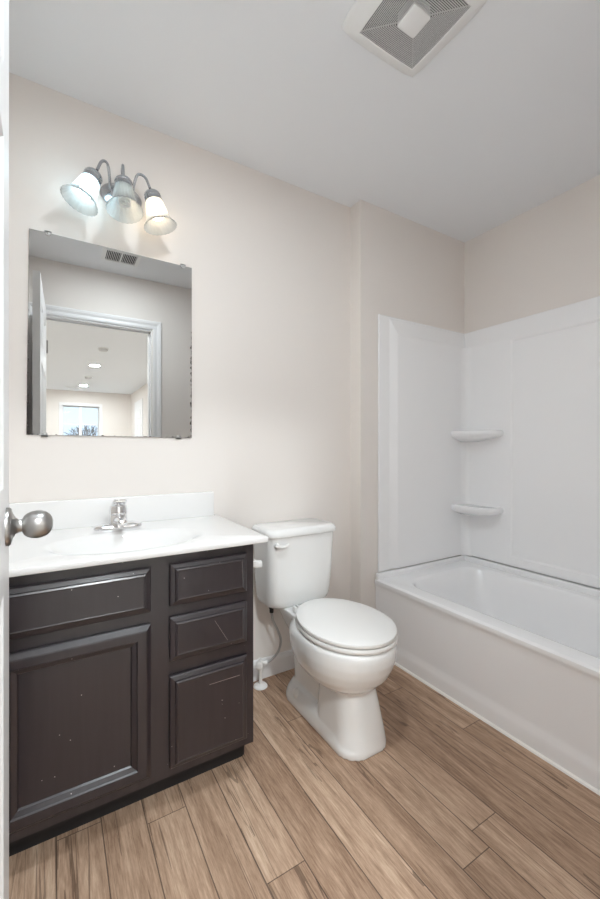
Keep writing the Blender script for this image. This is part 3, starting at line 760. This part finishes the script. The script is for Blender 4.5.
loft(bm, [sq(fx0, fx1, fy0, fy1, H - .0005, .02, .038), sq(fx0, fx1, fy0, fy1, H - .010, .02, .038), sq(fx0 + .004, fx1 - .004, fy0 + .004, fy1 - .004, H - .016, .02, .038),
          sq(gx0 - .004, gx1 + .004, gy0 - .004, gy1 + .004, H - .0308, .02, .0), sq(gx0 - .002, gx1 + .002, gy0 - .002, gy1 + .002, H - .031, .02, .0),
          sq(gx0, gx1, gy0, gy1, H - .0292, .02, .0)], False, False)
obj('cover_frame', bm, M['fan'], ef, 40)
bm = B(); box(bm, gx0 - .004, gx1 + .004, gy0 - .004, gy1 + .004, H - .0035, H - .0005)
for q in ((gx0 - .006, gx0 - .003, gy0 - .006, gy1 + .006), (gx1 + .003, gx1 + .006, gy0 - .006, gy1 + .006), (gx0 - .006, gx1 + .006, gy0 - .006, gy0 - .003), (gx0 - .006, gx1 + .006, gy1 + .003, gy1 + .006)):
    box(bm, *q, H - .0285, H - .0005)
obj('housing', bm, M['dark'], ef)
bm = B(); NR = 16
gcx, gcy = (gx0 + gx1) / 2, (gy0 + gy1) / 2
cxh = .036
for i in range(NR):
    a = cxh + ((gx1 - gx0) / 2 - cxh) * (i + .5) / NR; b = a + ((gx1 - gx0) / 2 - cxh) / NR * .50
    za = H - .028 - .005 * (1 - i / NR)
    fo = [sq(gcx - b, gcx + b, gcy - b * .985, gcy + b * .985, za, .02, 0, 6), sq(gcx - a, gcx + a, gcy - a * .985, gcy + a * .985, za, .02, 0, 6),
          sq(gcx - a, gcx + a, gcy - a * .985, gcy + a * .985, za + .0018, .02, 0, 6), sq(gcx - b, gcx + b, gcy - b * .985, gcy + b * .985, za + .0018, .02, 0, 6)]
    V = loft(bm, fo, False, False)
    for k in range(24):
        j = (k + 1) % 24; bm.faces.new((V[3][k], V[3][j], V[0][j], V[0][k]))
for s in (-1, 1):      # diagonal ribs that carry the louvres
    d = Vector((1, s * .985, 0)); q = Vector((-s * .985, 1, 0)).normalized() * .0012
    for t0, t1 in ((-.113, -.03), (.03, .113)):
        p0, p1 = Vector((gcx, gcy, 0)) + d * t0, Vector((gcx, gcy, 0)) + d * t1
        loft(bm, [[(p + q * e).to_tuple()[:2] + (z,) for e, z in ((-1, H - .0275), (1, H - .0275), (1, H - .025), (-1, H - .025))] for p in (p0, p1)])
obj('grille', bm, M['grille'], ef)
bm = B()
loft(bm, [[(gcx + x, gcy + y, z) for x, y in rrect(-w, w, -w, w, .008, 5)] for w, z in ((.036, H - .004), (.037, H - .033), (.036, H - .0365), (.034, H - .0375))]); obj('center_plate', bm, M['fan'], ef, 40)
bm = B(); box(bm, 1.060, 1.066, .93, .965, H - .0225, H - .0205, .0008); bmesh.ops.translate(bm, verts=bm.verts[:], vec=(0, -.012, -.0015)); obj('cover_slot', bm, M['fan'], ef)

# ceiling register (seen in the mirror) and an added, unseen fill light between it and the fan
rg = root('ceiling_register', 'white rectangular ceiling air register, reflected at the top of the mirror', 'air vent', (.388, .452, H))
rx0, rx1, ry0, ry1 = .267, .510, .350, .555
bm = B()
def zr(i, z): return [(rx0 + i, ry0 + i, z), (rx1 - i, ry0 + i, z), (rx1 - i, ry1 - i, z), (rx0 + i, ry1 - i, z)]
loft(bm, [zr(0, H - .0005), zr(.001, H - .004), zr(.022, H - .009), zr(.026, H - .009), zr(.027, H - .002)], False, False); obj('register_frame', bm, M['fan'], rg)
bm = B(); box(bm, rx0 + .02, rx1 - .02, ry0 + .02, ry1 - .02, H - .0022, H - .0006); obj('duct', bm, M['dark'], rg)
bm = B()
box(bm, .383, .394, ry0 + .026, ry1 - .026, H - .009, H - .003)
for x0, x1 in ((rx0 + .028, .381), (.396, rx1 - .028)):
    k = 8
    for i in range(k):
        x = x0 + (x1 - x0) * (i + .5) / k
        loft(bm, [[(x + a, y, H + b) for a, b in ((-.0028, -.0095), (-.0008, -.0095), (.0034, -.003), (.0014, -.003))] for y in (ry0 + .026, ry1 - .026)])
obj('louvre', bm, M['fan'], rg)
def downlight(name, label, x, y, r, lens, group=None):
    t = root(name, label, 'ceiling light', (x, y, H), group)
    bm = B(); lathe(bm, (x, y, H - .0004), (0, 0, -1), [(0, r * 1.28), (.003, r * 1.27), (.008, r * 1.08), (.008, r), (.003, r * .985)], 40, cap1=False); obj('trim_ring', bm, M['fan'], t, 40)
    bm = B(); lathe(bm, (x, y, H - .0006), (0, 0, -1), [(0, r * .98), (.004, r * .98)], 40); obj('lens', bm, lens, t)
downlight('added_fill_light', 'added, unseen round fill light between the air register and the exhaust fan', .40, .70, .09, M['fill_lens'])  # invented lamp, added to even out the bathroom brightness
downlight('added_fill_light', 'added, unseen round fill light just outside the bathroom doorway', .3, -.85, .16, M['doorway_fill_lens'])  # second added lamp, brightens the bathroom through the doorway
downlight('recessed_light', 'recessed light of the far room nearer the doorway, seen in the mirror', .530, -3.75, .07, M['hall_lens'], 'recessed lights in the far room')
downlight('recessed_light', 'recessed light of the far room nearer the window, seen in the mirror', .501, -6.20, .07, M['hall_lens'], 'recessed lights in the far room')
def detector(label, x, y, r):
    t = root('smoke_detector', label, 'smoke detector', (x, y, H), 'smoke detectors in the far room')
    bm = B(); lathe(bm, (x, y, H - .0004), (0, 0, -1), [(0, r), (.008, r), (.010, r * .92)], 28); obj('mounting_base', bm, M['fan'], t, 40)
    bm = B(); lathe(bm, (x, y, H - .010), (0, 0, -1), [(0, r * .92), (.018, r * .88), (.028, r * .72), (.032, r * .4)], 28); obj('cover', bm, M['grille'], t, 40)
detector('round smoke detector nearest the doorway, seen in the mirror', .54, -2.45, .065)
detector('round smoke detector between the two recessed lights, seen in the mirror', .52, -4.98, .065)
hv = root('ceiling_vent', 'long thin ceiling vent near the far window, seen in the mirror', 'air vent', (.31, -6.56, H))
bm = B(); x0, x1, y0, y1 = .165, .455, -6.64, -6.48
def zr2(i, z): return [(x0 + i, y0 + i, z), (x1 - i, y0 + i, z), (x1 - i, y1 - i, z), (x0 + i, y1 - i, z)]
loft(bm, [zr2(0, H - .0005), zr2(.002, H - .006), zr2(.02, H - .010), zr2(.022, H - .003)], False, False); obj('vent_frame', bm, M['fan'], hv)
bm = B(); box(bm, x0 + .015, x1 - .015, y0 + .015, y1 - .015, H - .003, H - .0006); obj('duct', bm, M['dark'], hv)
bm = B()
for i in range(6):
    y = y0 + .03 + i * .02; box(bm, x0 + .02, x1 - .02, y, y + .008, H - .010, H - .004)
obj('louvre', bm, M['fan'], hv)

# ------------------------------------------------------------------ outside the far window
bm = B(); box(bm, -30, 30, -60, -12, -3.1, -3.0); struct('ground', bm, M['lawn'], 'winter ground outside the far window', 'ground')
def branch(bm, p, d, L, r, depth):
    q = p + d * L
    tube(bm, [p, (p + q) / 2 + Vector((random.uniform(-.05, .05), 0, random.uniform(-.05, .05))) * L, q], [r, r * .8, r * .6], 5)
    if depth == 0: return
    for _ in range(3):
        nd = (d + Vector((random.uniform(-.8, .8), random.uniform(-.8, .8), random.uniform(-.2, .6)))).normalized()
        branch(bm, q, nd, L * .68, r * .6, depth - 1)
for x, y, h, lab in ((0.9, -21, 1.85, 'bare winter tree nearer the far window, seen in the mirror'), (2.2, -31, 2.15, 'bare winter tree farther behind the far window, seen in the mirror')):
    bm = B(); branch(bm, Vector((x, y, -3.0)), Vector((0, 0, 1)), h, .16, 5)
    tag(obj('bare_tree', bm, M['bark'], None), lab, 'tree', 'bare trees outside the window')
